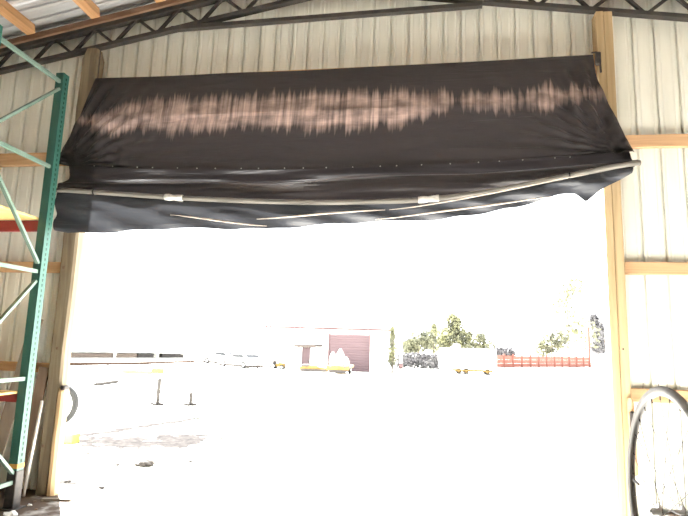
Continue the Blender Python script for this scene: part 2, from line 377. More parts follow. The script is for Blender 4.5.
# ------------------------------------------------------------------ door posts
def rough_post(mb, x0, x1, y0, y1, z0, z1, seed, n=40, amp=.006, topround=.03, taper=0):
    """hewn timber: chamfered section with a wandering outline and a rounded top"""
    sec = []
    c = .022
    base = [(-1, -1, c, 0), (1, -1, -c, 0), (1, -1, 0, c), (1, 1, 0, -c), (1, 1, -c, 0), (-1, 1, c, 0), (-1, 1, 0, -c), (-1, -1, 0, c)]
    rings = []
    for i in range(n + 1):
        t = i / n; z = z0 + (z1 - z0) * t; k = 1.0
        if z > z1 - topround: k = 1 - .35 * ((z - (z1 - topround)) / topround) ** 2
        cx, cy = (x0 + x1) / 2 + nz(seed, z * 1.1, 0) * amp * 2, (y0 + y1) / 2; hx, hy = (x1 - x0) / 2 * k * (1 - taper * (1 - t)), (y1 - y0) / 2 * (.5 + .5 * k)
        rings.append([(cx + sx * hx + ox + nz(seed + j * 3.1, z * 3, 1) * amp, cy + sy * hy + oy + nz(seed + j * 2.3, z * 3, 7) * amp, z) for j, (sx, sy, ox, oy) in enumerate(base)])
    vs = [v for r in rings for v in r]; fs = [(i * 8 + j, i * 8 + (j + 1) % 8, (i + 1) * 8 + (j + 1) % 8, (i + 1) * 8 + j) for i in range(n) for j in range(8)]
    fs += [tuple(range(7, -1, -1)), tuple(n * 8 + j for j in range(8))]
    return mb.add(vs, fs)
pl = thing('door_post', 'weathered knotty timber post beside the green pallet rack', 'post', (-3.8, .07, 0))
rough_post(MB(), -3.905, -3.695, 0, .145, 0, 4.83, 3, topround=.12, taper=.28).build('timber', M_POSTL, pl)
rough_post(MB(), -3.735, -3.66, -.02, .10, 0, 1.06, 9, 20, .008, .05).build('split_board', mat('split_board_wood', (.58, .42, .24), .85, (.42, .29, .16), (16, 16, 1.2), .4), pl)
for kx, kz, kr in ((-3.835, .47, .016), (-3.80, 1.45, .014), (-3.83, 2.3, .016), (-3.79, 3.1, .013)):
    MB().lathe([(.001, -.006), (kr * .6, -.006), (kr, 0), (kr, .012), (.001, .012)], Matrix.Translation((kx, -.002, kz)) @ Matrix.Rotation(-pi / 2, 4, 'X'), 10).build('knot', M_DARKW, pl)
MB().cbox(-3.70, -3.645, -.03, .06, 1.03, 1.075, .01).build('cap_bracket', M_IRON, pl)
MB().tube([(-3.665, -.01, 4.80), (-3.662, -.01, 4.30)], .006, 6).build('hanging_rod', M_IRON, pl)
pr_ = thing('door_post', 'pale two-ply timber post beside the bicycle wheel', 'post', (1.71, .07, 0))
MB().cbox(1.636, 1.706, 0, .145, 0, 4.915, .004).build('ply_board', M_POSTR, pr_)
MB().cbox(1.710, 1.790, .006, .145, 0, 4.912, .004).build('ply_board', M_POSTR, pr_)
MB().tube([(1.74, -.004, 1.62), (1.74, .02, 1.62)], .008, 8).build('bolt_head', M_IRON, pr_)
rough_post(MB(), 1.745, 1.80, -.05, .0, .56, 1.20, 5, 14, .004, .03).build('wood_cleat', M_GIRT, pr_)
bk = MB(); bk.cbox(1.745, 1.785, -.085, -.052, .86, 1.09, .006); bk.tube([(1.77, -.07, 1.07), (1.77, -.12, 1.06), (1.78, -.15, 1.09)], .010, 6); bk.tube([(1.77, -.07, .92), (1.77, -.11, .90), (1.785, -.13, .93)], .010, 6)
tag(bk.build('iron_hook', M_IRON), 'black iron hook bracket screwed low on the pale door post', 'hook')
cb = MB(); cb.cbox(1.604, 1.650, -.06, -.004, 4.33, 4.455, .008); cb.tube([(1.635, -.05, 4.40), (1.643, -.05, 4.24)], .010, 6); cb.tube([(1.57, -.03, 4.458), (1.62, -.03, 4.462)], .008, 6)
tag(cb.build('tarp_clamp', M_IRON), 'small black clamp holding the upper corner of the tarp', 'clamp')

# ------------------------------------------------------------------ black tarp rolled half way up the door
tp = thing('door_tarp', 'black plastic tarp hung over the barn door, half rolled on a pole', 'tarp', (XC, -.1, 2.6))
WT = [(-3.66, 3.95), (-3.55, 3.93), (-3.19, 4.14), (-2.71, 4.13), (-1.75, 4.12), (-.84, 4.13), (-.27, 4.09), (.12, 4.07), (.26, 4.03), (.84, 4.05), (1.16, 4.10), (1.5, 4.06)]
WB = [(-3.66, 3.86), (-3.53, 3.80), (-3.29, 3.70), (-3.1, 3.78), (-2.67, 3.74), (-1.73, 3.76), (-.83, 3.70), (-.27, 3.76), (.12, 3.88), (.26, 3.96), (.84, 3.86), (1.15, 3.87), (1.5, 3.95)]
def loft(rows, nu, nv, wr, wear=False, name='sheet', parent=None, mt=None):
    """rows: list of polylines [(x,y,z)...] from top to bottom; smooth blend between rows, wr(u, t, p) adds wrinkles"""
    def at(row, u):
        f = u * (len(row) - 1); i = min(int(f), len(row) - 2); return Vector(row[i]).lerp(Vector(row[i + 1]), f - i)
    mb = MB(); vs = []; wv = []
    for j in range(nv + 1):
        f = j / nv * (len(rows) - 1); i = min(int(f), len(rows) - 2); t = f - i
        for k in range(nu + 1):
            u = k / nu
            P = [at(rows[max(0, min(len(rows) - 1, i + q))], u) for q in (-1, 0, 1, 2)]
            p = .5 * ((2 * P[1]) + (-P[0] + P[2]) * t + (2 * P[0] - 5 * P[1] + 4 * P[2] - P[3]) * t * t + (-P[0] + 3 * P[1] - 3 * P[2] + P[3]) * t ** 3)
            p = p + Vector(wr(u, j / nv, p)); vs.append(p)
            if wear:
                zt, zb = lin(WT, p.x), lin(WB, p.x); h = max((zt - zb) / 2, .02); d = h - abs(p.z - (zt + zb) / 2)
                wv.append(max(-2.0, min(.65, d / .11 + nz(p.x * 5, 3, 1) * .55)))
            else: wv.append(-2.0)
    mb.add(vs, [(j * (nu + 1) + k, j * (nu + 1) + k + 1, (j + 1) * (nu + 1) + k + 1, (j + 1) * (nu + 1) + k) for j in range(nv) for k in range(nu)])
    o = mb.build(name, mt or M_TARP, parent, True)
    a = o.data.attributes.new('wear', 'FLOAT', 'POINT'); a.data.foreach_set('value', wv)
    return o
def span(l, r, y, z=None, n=9, zl=None, zr=None, zmid=None):
    out = []
    for i in range(n):
        t = i / (n - 1); zz = zl + (zr - zl) * t - (0 if zmid is None else ((zl + zr) / 2 - zmid) * 4 * t * (1 - t))
        out.append((l + (r - l) * t, y, zz))
    return out
def wr_up(u, t, p):
    e = min(u, 1 - u)
    fan = (sin(u * 210 + t * 4) * math.exp(-e * 22) * .030 + nz(p.x * 9, p.z * 3, 6) * math.exp(-e * 12) * .05) * min(1, t * 2)
    # tension folds raying from the upper corners
    da = math.atan2(1 - t, max(1e-3, u * 5)); db = math.atan2(1 - t, max(1e-3, (1 - u) * 5))
    ray = (sin(da * 34) * math.exp(-u * 7) + sin(db * 34) * math.exp(-(1 - u) * 5)) * .020 * min(1, t * 3)
    return (0, nz(p.x * .9, p.z * 5, 3) * .03 * t + nz(p.x * .5, p.z * 14, 8) * .011 * t + nz(p.x * .8 + p.z * 2.2, p.z * 7 - p.x, 4) * .012 * t + fan + ray, nz(p.x * 1.2, 5, 2) * .008)
rows = [span(-3.67, 1.585, -.035, zl=4.43, zr=4.435, zmid=4.415), span(-3.74, 1.605, -.07, zl=4.16, zr=4.16), span(-3.82, 1.675, -.11, zl=3.88, zr=3.87),
        span(-3.885, 1.755, -.17, zl=3.56, zr=3.60, zmid=3.55), span(-3.85, 1.87, -.215, zl=3.36, zr=3.385, zmid=3.27)]
loft(rows, 240, 70, wr_up, True, 'upper_sheet', tp)
# tucked fold under the upper sheet and gathered roll above the pole
def wr_roll(u, t, p):
    return (0, nz(p.x * 1.1, p.z * 9, 1) * .055 + nz(p.x * .8, p.z * 26, 5) * .018, nz(p.x * .8, t * 3, 9) * .02)
rows = [span(-3.80, 1.78, -.11, zl=3.50, zr=3.50, zmid=3.42), span(-3.80, 1.83, -.14, zl=3.34, zr=3.38, zmid=3.29), span(-3.76, 1.85, -.16, zl=3.22, zr=3.30, zmid=3.185), span(-3.80, 1.86, -.24, zl=3.15, zr=3.30, zmid=3.13),
        span(-3.80, 1.85, -.265, zl=3.09, zr=3.26, zmid=2.99), span(-3.785, 1.815, -.245, zl=3.05, zr=3.23, zmid=2.90)]
loft(rows, 200, 36, wr_roll, False, 'gathered_roll', tp)
# pole
PL = [(-3.80, 3.068), (-2.509, 2.968), (-1.9, 2.934), (-1.201, 2.906), (-.775, 2.903), (-.064, 2.916), (.4, 2.968), (.795, 3.039), (1.518, 3.186), (1.85, 3.254)]
def smooth_line(pts, n):
    out = []
    for k in range(n + 1):
        x = pts[0][0] + (pts[-1][0] - pts[0][0]) * k / n; out.append((x, sum(lin(pts, x + d) for d in (-.2, -.1, 0, .1, .2)) / 5))
    return out
pole_pts = [(x, -.315, z) for x, z in smooth_line(PL, 60)]
pole = MB().tube(pole_pts, .024, 10).build('roller_pole', M_PVC, tp, True)
for (a, b) in ((-.11, .145), (-2.604, -2.381)):
    pts = [(x, -.315, z) for x, z in smooth_line(PL, 120) if a <= x <= b]
    MB().tube(pts, [.030 + .004 * sin(i * 2.2) for i in range(len(pts))], 10).build('tape_wrap', M_TAPE, pole, True)
for x in (-3.35, 1.25):
    z = lin(PL, x); MB().lathe([(.028, -.008), (.035, 0), (.028, .008)], Matrix.Translation((x, -.315, z)) @ Matrix.Rotation(pi / 2, 4, 'Y'), 12).build('tie_cord', M_BLACK, pole)
# hanging flap below the pole
FB = [(-3.79, 2.645), (-3.60, 2.612), (-2.48, 2.663), (-1.504, 2.652), (-.77, 2.709), (.119, 2.735), (.79, 2.853), (1.20, 2.975), (1.33, 2.985), (1.385, 2.885), (1.44, 2.94), (1.511, 3.002), (1.78, 3.15)]
def frow(t, y, top=True):
    out = []
    for i in range(141):
        u = i / 140; xt = -3.79 + (1.80 + 3.79) * u; zt = lin(PL, xt) - .004; xb = -3.76 + (1.78 + 3.76) * u; zb = lin(FB, xb)
        out.append((xt + (xb - xt) * t, y, zt + (zb - zt) * t))
    return out
def wr_flap(u, t, p):
    return (0, (nz(p.x * 1.1, p.z * 6, 4) * .05 + nz(p.x * 3, p.z * 16, 2) * .014 + .03 * sin((p.x * .35 + p.z) * 26)) * min(1, t * 2), nz(p.x * 5, 1, 1) * .006 * t)
loft([frow(0, -.29), frow(.3, -.30), frow(.65, -.30), frow(1, -.29)], 220, 26, wr_flap, False, 'hanging_flap', tp, M_TARP1)
for pts in ([(-2.48, 2.79), (-1.98, 2.72), (-1.5, 2.66)], [(-1.6, 2.73), (-.77, 2.80), (-.38, 2.82)], [(-.34, 2.81), (.12, 2.88), (.79, 3.01), (1.40, 3.14)], [(-.47, 2.72), (.12, 2.80), (.79, 2.885), (1.1, 2.94)]):
    sl = smooth_line(pts, 24); mb = MB(); n = len(sl)
    mb.tube([(x, -.365, z) for x, z in sl], [.003 + .007 * sin(pi * (i + .3) / n) for i in range(n)], 6)
    mb.build('lit_hem_fold', M_HEM_LIT, tp, True)  # pale tubes drawn for the light caught along the folds
gm = MB()
for i in range(22):
    x = -3.4 + i * .225 + random.uniform(-.05, .05); t = (x + 3.845) / 5.68; z = 3.36 - (3.365 - 3.275) * 4 * t * (1 - t) - .003
    gm.lathe([(.002, -.003), (.006, -.003), (.007, 0), (.006, .003), (.002, .003)], Matrix.Translation((x, -.262, z)) @ Matrix.Rotation(pi / 2, 4, 'X'), 8)
go = gm.build('grommet_row', M_PVC, tp); go['kind'] = 'stuff'

# ------------------------------------------------------------------ green pallet rack
def rack_frame(x, rack, slots=True):
    f = []
    for (y, z1) in ((-.45, 4.26), (-1.36, 4.26)):
        mb = MB(); h = .044; tk = .006     # C channel: web, two flanges, lips
        mb.box(x - h, x + h, y - h, y - h + tk, .01, z1); mb.box(x + h - tk, x + h, y - h + tk, y + h, .01, z1); mb.box(x - h, x - h + tk, y - h + tk, y + h, .01, z1); mb.box(x - h + tk, x - h + .03, y + h - tk, y + h, .01, z1); mb.box(x + h - .03, x + h - tk, y + h - tk, y + h, .01, z1)
        col = mb.build('upright_column', M_GREEN, rack)
        if slots:
            sm = MB(); k = 0; z = .12
            while z < z1 - .05:
                for dy in (.0,):
                    w0, w1 = .011, .006; zz = z
                    sm.add([(x + h + .001, y + dy - w0, zz + .014), (x + h + .001, y + dy + w0, zz + .014), (x + h + .001, y + dy + w1, zz - .014), (x + h + .001, y + dy - w1, zz - .014)], [(0, 3, 2, 1)])
                z += .051
            so = sm.build('slot_row', M_HOLE, col); so['kind'] = 'stuff'
        MB().cbox(x - .05, x + .05, y - .05, y + .05, .012, .34, .006).build('column_guard', M_IRON, rack)
        bp = MB().cbox(x - .09, x + .09, y - .08, y + .08, 0, .014, .003); bp.build('foot_plate', M_IRON, rack)
    H = [4.16, 3.25, 2.19, 1.17, .24]
    for z in H: MB().bar((x + .01, -.50, z), (x + .01, -1.31, z), .030, .036, (0, 0, 1)).build('strut', M_GREEN_LIT, rack)
    for i, (za, zb) in enumerate(((4.08, 3.32), (3.17, 2.27), (2.10, 1.25), (1.09, .32))):
        ya, yb = (-.50, -1.31) if i % 2 == 0 else (-1.31, -.50)
        MB().bar((x + .01, ya, za), (x + .01, yb, zb), .026, .036, (1, 0, 0)).build('diagonal_brace', M_GREEN_LIT, rack)
rack = thing('pallet_rack', 'green steel pallet rack with red beams and plywood decks by the wall', 'rack', (-5.1, -.85, 0))
RX = -3.752
rack_frame(RX, rack); rack_frame(RX - 2.75, rack, False)
for (z0, z1) in ((2.60, 2.71), (.945, 1.03)):
    for y in (-.43, -1.38):
        MB().cbox(RX - 2.70, RX - .05, y - .025, y + .025, z0, z1, .006).build('load_beam', M_RED, rack)
        for x in (RX - 2.69, RX - .06): MB().cbox(x - .010, x + .010, y - .032, y + .032, z0 - .05, z1 + .03, .003).build('beam_connector', M_RED, rack)
    for i in range(2):
        x1 = RX - .055 - i * 1.33; MB().cbox(x1 - 1.32, x1, -1.35, -.455, z1, z1 + .022, .003).build('deck_board', M_PLY, rack)
MB().cbox(RX - .048, RX + .048, -.498, -.402, .36, .40, .003).build('orange_band', mat('orange_band', (.55, .30, .08), .7, (.45, .24, .06), (9, 9, 9)), rack)

# ------------------------------------------------------------------ things leaning in the corner between rack and post
tag(MB().tube([(-3.90, -.115, .012), (-3.862, -.052, .92)], .016, 10).build('steel_pipe', M_STEELP, None, True), 'thin bright metal pipe leaning against the weathered door post', 'pipe')
tag(MB().bar((-4.02, -.09, .01), (-3.945, .04, 1.25), .10, .025, (.3, -1, .1)).build('wood_plank', M_DARKW), 'long dark plank leaning behind the bright metal pipe', 'plank')
tag(MB().bar((-4.22, -.25, .01), (-4.12, .07, 1.75), .12, .025, (.3, -1, .1)).build('wood_plank', M_GREYW), 'tall grey weathered plank leaning on the wall behind the rack', 'plank')
tag(MB().bar((-4.40, -.28, .02), (-4.30, .055, .72), .09, .04, (.3, -1, .1)).build('wood_plank', M_GIRT), 'short reddish timber offcut leaning on the wall behind the rack', 'plank')
tag(MB().bar((-4.62, -.26, .015), (-4.57, .065, .95), .14, .03, (.3, -1, .1)).build('wood_plank', M_DARKW), 'wide dark board leaning on the wall behind the rack', 'plank')

def rock(name, x, y, z, r, label, seed, flat=.6, mt=None):
    mb = MB(); n, k = 10, 6; vs = []; fs = []
    for i in range(k + 1):
        th = pi * i / k
        for j in range(n):
            ph = 2 * pi * j / n; d = Vector((sin(th) * cos(ph), sin(th) * sin(ph), cos(th))); q = r * (1 + .45 * nz(d.x * 1.6 + seed, d.y * 1.6, d.z * 1.6))
            vs.append((x + d.x * q * 1.25, y + d.y * q, z + max(-.3 * r, d.z * q * flat) + r * .3))
    for i in range(k):
        for j in range(n): fs.append((i * n + j, i * n + (j + 1) % n, (i + 1) * n + (j + 1) % n, (i + 1) * n + j))
    mb.add(vs, fs); o = mb.build(name, mt or M_ROCK); return tag(o, label, 'rock')
rock('rock', -3.50, 1.50, -.012, .10, 'dark fist-sized rock on the pale gravel beyond the door', 2)
for i, (x, y, r, lab) in enumerate(((-3.82, 1.40, .030, 'small dark pebble a hand from the dark rock'), (-3.05, 1.85, .028, 'tiny flat pebble past the dark rock on the gravel'), (-4.55, 1.9, .026, 'tiny dark pebble near the yellow block'), (-3.40, .42, .032, 'dark pebble on the sill of the barn door'), (-3.9, .55, .03, 'dark pebble by the foot of the weathered post'))):
    rock('pebble', x, y, -.012 if y > .2 else 0, r, lab, 5 + i)
rock('crumpled_rag', -3.60, -.64, 0, .05, 'crumpled white rag lying on the floor at the rack foot', 31, .5, M_TAPE)['category'] = 'rag'
for i, (x, y, r, lab) in enumerate(((-3.66, -.33, .018, 'pale stone chip on the floor between the rack foot and the pipe'), (-3.52, -.42, .014, 'brown clod on the floor in front of the weathered post'), (-3.70, -.22, .016, 'brown clod on the floor below the metal pipe'))):
    rock('floor_chip', x, y, 0, r, lab, 40 + i, .6, (M_TAPE, M_DARKW, M_DARKW)[i])
tag(MB().bar((-3.66, -.16, .012), (-3.40, -.10, .012), .05, .02).build('wood_scrap', M_GREYW), 'short pale wood scrap lying by the weathered post', 'scrap')
tag(MB().bar((-4.14, -.62, .02), (-3.99, -.40, .03), .06, .03).build('wood_scrap', M_GIRT), 'brown wood scrap lying at the foot of the rack', 'scrap')

# ------------------------------------------------------------------ bicycle wheel on a bench
HUB = Vector((.703, -3.425, 1.145)); WR_ = .356
bw = thing('bicycle_wheel', 'bicycle wheel with thin grey tyre standing upright on the workbench', 'wheel', (HUB.x, HUB.y, HUB.z - WR_))
AX = Matrix.Translation(HUB) @ Matrix.Rotation(R(-2), 4, 'Z') @ Matrix.Rotation(pi / 2, 4, 'Y')      # axle along X
def wt(a, r, ax=0): return AX @ Vector((r * cos(a), r * sin(a), ax))
MB().lathe([(WR_ - .0125 + .0125 * cos(2 * pi * k / 12), .0125 * sin(2 * pi * k / 12)) for k in range(12)], AX, 96).build('tyre', M_TYRE, bw, True)
rim = MB().lathe([(WR_ - .020, -.0105), (WR_ - .016, -.0105), (WR_ - .018, 0), (WR_ - .016, .0105), (WR_ - .020, .0105), (WR_ - .027, .008), (WR_ - .030, 0), (WR_ - .027, -.008)], AX, 96).build('rim', M_RIM, bw, True)
hub = MB().lathe([(.004, -.055), (.010, -.055), (.011, -.034), (.022, -.033), (.022, -.030), (.011, -.027), (.009, 0), (.011, .027), (.022, .030), (.022, .033), (.011, .034), (.010, .055), (.004, .055)], AX, 20).build('hub', M_ALU, bw, True)
MB().tube([wt(0, 0, -.058), wt(0, 0, .058)], .006, 8).build('axle', M_IRON, hub)
MB().tube([wt(0, 0, .07), wt(.4, .05, .078)], .005, 6).build('quick_release', M_IRON, hub)
for i in range(28):
    a = 2 * pi * (i + .5) / 28; s = 1 if i % 2 else -1; t = 1 if (i // 2) % 2 else -1
    MB().tube([wt(a, WR_ - .030), wt(a + t * 1.25, .020, s * .0315)], .0011, 4, False).build('spoke', M_SPOKE, bw)
    if True: MB().tube([wt(a, WR_ - .029), wt(a, WR_ - .042)], .0022, 5).build('nipple', M_IRON, bw)
MB().tube([wt(R(93), WR_ - .028), wt(R(93), WR_ - .085)], .004, 6).build('valve', M_IRON, rim)
bn = thing('workbench', 'small wooden workbench carrying the bicycle wheel', 'bench', (.75, -3.43, 0))
BZ = HUB.z - WR_
for i in range(4): MB().cbox(.46 + i * .135, .46 + i * .135 + .131, -3.86, -3.0, BZ - .040, BZ, .004).build('top_board', M_GIRT, bn)
for x in (.49, .96):
    for y in (-3.82, -3.04): MB().cbox(x - .03, x + .03, y - .03, y + .03, 0, BZ - .045, .004).build('leg', M_POSTR, bn)
for x in (.49, .96): MB().cbox(x - .02, x + .02, -3.79, -3.07, BZ - .16, BZ - .045, .003).build('apron', M_POSTR, bn)

# ------------------------------------------------------------------ things just outside the door
ty = thing('loose_tyre', 'loose black tyre with a white wheel standing outside behind the post', 'tyre', (-6.36, 3.6, gz(3)))
TM = Matrix.Translation((-6.37, 3.6, .385)) @ Matrix.Rotation(R(22), 4, 'Z') @ Matrix.Rotation(pi / 2, 4, 'X')
MB().lathe([(.31, -.08), (.34, -.10), (.378, -.085), (.395, -.03), (.395, .03), (.378, .085), (.34, .10), (.31, .08)], TM, 40).build('tread', M_BLACK, ty, True)
MB().lathe([(.02, -.07), (.10, -.085), (.31, -.06), (.31, .06), (.10, .05), (.02, .05)], TM, 32).build('wheel_disc', M_WHITE, ty, True)
MB().lathe([(.001, -.105), (.05, -.105), (.06, -.08), (.001, -.08)], TM, 16).build('hub_cap', M_ALU, ty)
tag(MB().cbox(-5.37, -5.16, 2.42, 2.62, -.012, .135, .015).build('kerb_block', M_YELB), 'yellow painted concrete block on the gravel by the tyre', 'block')
def stand(x, y, label, h, bar):
    t = thing('post_stand', label, 'post', (x, y, gz(y)))
    z = gz(y)
    MB().tube([(x, y, z), (x + .01, y, z + h)], .045, 8).build('post', M_DARKY, t)
    for a in (0, 90): MB().bar((x - .16 * cos(R(a)), y - .16 * sin(R(a)), z + .025), (x + .16 * cos(R(a)), y + .16 * sin(R(a)), z + .025 + .001), .06, .05).build('cross_foot', M_DARKY, t)
stand(-6.33, 7.28, 'taller thin dark post on a cross foot beyond the yellow block', .62, True)
stand(-5.62, 7.55, 'shorter dark post on a cross foot beyond the yellow block', .30, False)
bt = thing('barrier_board', 'thin yellow barrier board on low feet in the yard', 'barrier', (-8.9, 11.0, gz(11)))
MB().cbox(-9.5, -8.5, 11.0, 11.06, .42, .53, .01).build('board', M_YELB, bt)
MB().cbox(-8.5, -8.1, 10.98, 11.06, .46, .62, .01).build('end_board', M_YEL, bt)
for x in (-9.3, -8.3): MB().cbox(x - .05, x + .05, 10.8, 11.25, gz(11) - .01, .42, .01).build('foot', M_WHITE, bt)
tag(MB().bar((-11.0, 12.0, gz(12) + .05), (-11.35, 13.9, gz(13.9) + .06), .12, .10).build('dark_timber', M_DARKY), 'dark timber lying on the gravel beyond the yellow barrier', 'timber')
rail = thing('long_pipeline', 'long tan pipe lying on low blocks along the edge of the yard', 'pipe', (-21.5, 34, gz(34)))
MB().tube([(-22.2, 23.8, gz(23.8) + .17), (-21.5, 34, gz(34) + .17), (-21.4, 43.4, gz(43) + .17)], .11, 10).build('pipe', mat('rusty_pipe', (.040, .027, .020), .9, (.03, .02, .015), (1, 6, 6), spec=.05), rail, True)
for y in (25, 30, 35, 40, 43): MB().cbox(-21.75 - (.3 if y < 28 else 0), -21.25 - (.3 if y < 28 else 0), y - .15, y + .15, gz(y) - .02, gz(y) + .075, .01).build('block', M_WHITE, rail)

# far open shed
sh = thing('storage_shed', 'long low white shed with dark open bays across the yard', 'shed', (-38, 55, gz(50)))
SM = Matrix.Translation((-32.3, 48.2, gz(50))) @ Matrix.Rotation(R(57), 4, 'Z')
MB().box(-9, 9, 1.8, 2.0, 0, 2.6, SM).build('back_wall', M_WHITE, sh)
MB().prism([(-9.4, 2.2), (9.4, 2.2), (9.4, 2.3), (-9.4, 2.3)], -.4, 2.4, SM).build('roof', M_WHITE, sh)
for (a, b, mt) in ((-9, -6.2, M_TAN), (-6.1, -4.9, M_DARKY), (-4.5, 2.6, M_TAN), (2.7, 4.6, M_DARKY), (5.6, 8.4, M_DARKY)):
    MB().cbox(a, b, .2, .9, .0, .46, .03, SM).build('stored_crate', mt, sh)
for x in (-9, -4.7, 0, 4.9, 9): MB().box(x - .08, x + .08, -.1, .1, 0, 2.2, SM).build('post', M_WHITE, sh)
MB().box(-9, 9, .0, .06, .60, 2.2, SM).build('front_sheeting', M_WHITE, sh)

# ------------------------------------------------------------------ white building with a red roll-up door
bd = thing('metal_building', 'white metal building with red roll-up door and red eave trim', 'building', (-8.2, 43, gz(42)))
BY, bz = 40.0, gz(42)
wl = MB(); 
for (x0, x1, z0, z1) in ((-13.6, -10.35, 0, 3.5), (-10.35, -9.62, 1.86, 3.5), (-9.62, -8.02, 0, 3.5), (-8.02, -4.66, 3.02, 3.5), (-4.66, -2.8, 0, 3.5)): wl.box(x0, x1, BY, BY + .15, bz + z0, bz + z1)
wl.build('front_wall', M_WHITE, bd)
MB().box(-13.6, -2.8, BY + 8.8, BY + 9, bz, bz + 3.5).build('rear_wall', M_WHITE, bd)
for x in (-13.6, -2.95): MB().prism([(.16, 0), (8.79, 0), (8.79, 3.5), (4.5, 4.6), (.16, 3.5)], 0, .15, Matrix.Translation((x, BY, bz)) @ Matrix.Rotation(pi / 2, 4, 'Z') @ Matrix.Scale(-1, 4, (0, 1, 0))).build('gable_wall', M_WHITE, bd)
for s in (0, 1):
    ya, yb = (BY - .25, BY + 4.5) if s == 0 else (BY + 9.25, BY + 4.5)
    MB().bar((-8.2, ya, bz + 3.5), (-8.2, yb, bz + 4.62), 11.2, .08).build('roof_slope', M_WHITE, bd)
MB().cbox(-13.6, -2.8, BY - .36, BY - .27, bz + 3.38, bz + 3.56, .01).build('eave_trim', mat('eave_red', (.06, .032, .032), .7), bd)
rd = MB().box(-8.02, -4.66, BY + .10, BY + .13, bz, bz + 3.02).build('roll_door', M_RDOOR, bd)
for i in range(14): MB().cbox(-8.0, -4.68, BY + .055, BY + .10, bz + .02 + i * .214, bz + .02 + i * .214 + .19, .02).build('slat', M_RDOOR, rd)
for x in (-8.06, -4.62): MB().cbox(x - .05, x + .05, BY - .03, BY + .05, bz, bz + 3.1, .01).build('door_track', M_TRIMR, bd)
MB().cbox(-10.33, -9.64, BY + .06, BY + .11, bz, bz + 1.84, .01).build('side_door', M_RDOOR, bd)
aw = MB().bar((-10.0, BY - .9, bz + 1.88), (-10.0, BY, bz + 2.05), 1.9, .05).build('awning', M_TAN, bd)
for x in (-11.0, -10.5, -10.0, -9.5, -9.05): MB().tube([(x, BY - .9, bz + 1.86), (x, BY, bz + 1.75)], .03, 6).build('awning_strut', M_IRON, aw)
MB().cbox(-9.2, -8.55, BY - .25, BY, bz + 1.92, bz + 2.12, .02).build('wall_lamp', M_IRON, bd)
for (x, h) in ((-12.6, .75), (-6.0, .8), (-4.3, .65)): MB().tube([(x, BY + 3.5, bz + 4.2), (x, BY + 3.5, bz + 4.5 + h)], .07, 6).build('vent_pipe', M_ALU, bd)

def wheel(parent, x, y, z, r, w, ax='Y', mt=None):
    M = Matrix.Translation((x, y, z)) @ Matrix.Rotation(pi / 2, 4, 'X' if ax == 'Y' else 'Y')
    o = MB().lathe([(r * .55, -w / 2), (r * .9, -w / 2), (r, -w / 3), (r, w / 3), (r * .9, w / 2), (r * .55, w / 2)], M, 20).build('wheel', M_BLACK, parent, True)
    MB().lathe([(.01, -w * .35), (r * .56, -w * .42), (r * .56, w * .42), (.01, w * .35)], M, 16).build('hub', mt or M_WHITE, o)
    return o
# yellow flatbed with white sacks in front of the roll-up door
fx, fy = -6.02, 33.5; fz = gz(fy)
ft = thing('flatbed_trailer', 'yellow flatbed trailer parked before the red roll-up door', 'trailer', (fx, fy, fz))
MB().cbox(fx - .78, fx + .78, fy - 1.1, fy + 1.6, fz + .42, fz + .58, .02).build('bed', M_YEL, ft)
MB().cbox(fx - .80, fx + .80, fy - 1.16, fy - 1.10, fz + .30, fz + .58, .015).build('tail_board', M_YEL, ft)
MB().cbox(fx - .6, fx + .6, fy - 1.20, fy - 1.12, fz + .10, fz + .30, .01).build('bumper', M_IRON, ft)
for s in (-1, 1):
    wheel(ft, fx + s * .66, fy + .3, fz + .26, .26, .18, 'X')
for s in (-.5, .5): MB().cbox(fx + s - .07, fx + s + .07, fy - 1.19, fy - 1.16, fz + .44, fz + .55, .01).build('tail_lamp', M_RED, ft)
MB().tube([(fx - .2, fy + 1.6, fz + .45), (fx, fy + 2.6, fz + .42)], .05, 6).build('tow_bar', M_IRON, ft)
for i, (dx, dy, h, w, lab) in enumerate(((-.46, -.5, .95, .24, 'tall pointed white sack on the yellow flatbed trailer'), (.05, -.3, .75, .20, 'middle slumped white sack on the yellow flatbed trailer'), (.50, -.55, .62, .20, 'low square white sack on the yellow flatbed trailer'), (-.1, .6, 1.15, .30, 'white peaked sack at the front of the yellow flatbed trailer'))):
    mb = MB(); vs = []; n = 10
    pro = [(.85, 0), (1.05, .15), (1.0, .5), (.75, .75), (.30, .93), (.18, .97), (.26, 1.0)]
    for (k, zz) in pro:
        for j in range(n):
            a = 2 * pi * j / n; q = w * k * (1 + .15 * nz(i * 5 + cos(a), sin(a), zz * 2)); vs.append((fx + dx + q * cos(a), fy + dy + q * sin(a), fz + .584 + zz * h))
    mb.add(vs, [(r * n + j, r * n + (j + 1) % n, (r + 1) * n + (j + 1) % n, (r + 1) * n + j) for r in range(len(pro) - 1) for j in range(n)] + [tuple(range(n))[::-1], tuple((len(pro) - 1) * n + j for j in range(n))])
    tag(mb.build('bulk_sack', M_SACK, None, True), lab, 'sack')
# low yellow machine beside it
lx, ly = -8.3, 35.6; lz = gz(ly)
lm = thing('plate_carrier', 'low yellow tracked machine next to the flatbed trailer', 'machine', (lx, ly, lz))
MB().prism([(-1.05, .14), (1.05, .14), (1.05, .30), (.4, .36), (.2, .46), (-.3, .46), (-1.05, .34)], -.4, .4, Matrix.Translation((lx, ly, lz))).build('body', M_YEL, lm)
for s in (-1, 1): MB().prism([(-.9, .0), (.9, .0), (1.0, .1), (.9, .2), (-.9, .2), (-1.0, .1)], -.1, .1, Matrix.Translation((lx, ly + s * .48, lz))).build('track', M_IRON, lm)
MB().cbox(lx - .95, lx - .35, ly - .42, ly + .42, lz + .36, lz + .52, .03).build('engine_cover', M_IRON, lm)
MB().tube([(lx - .3, ly, lz + .4), (lx - .55, ly, lz + .85)], .03, 6).build('lever', M_IRON, lm)
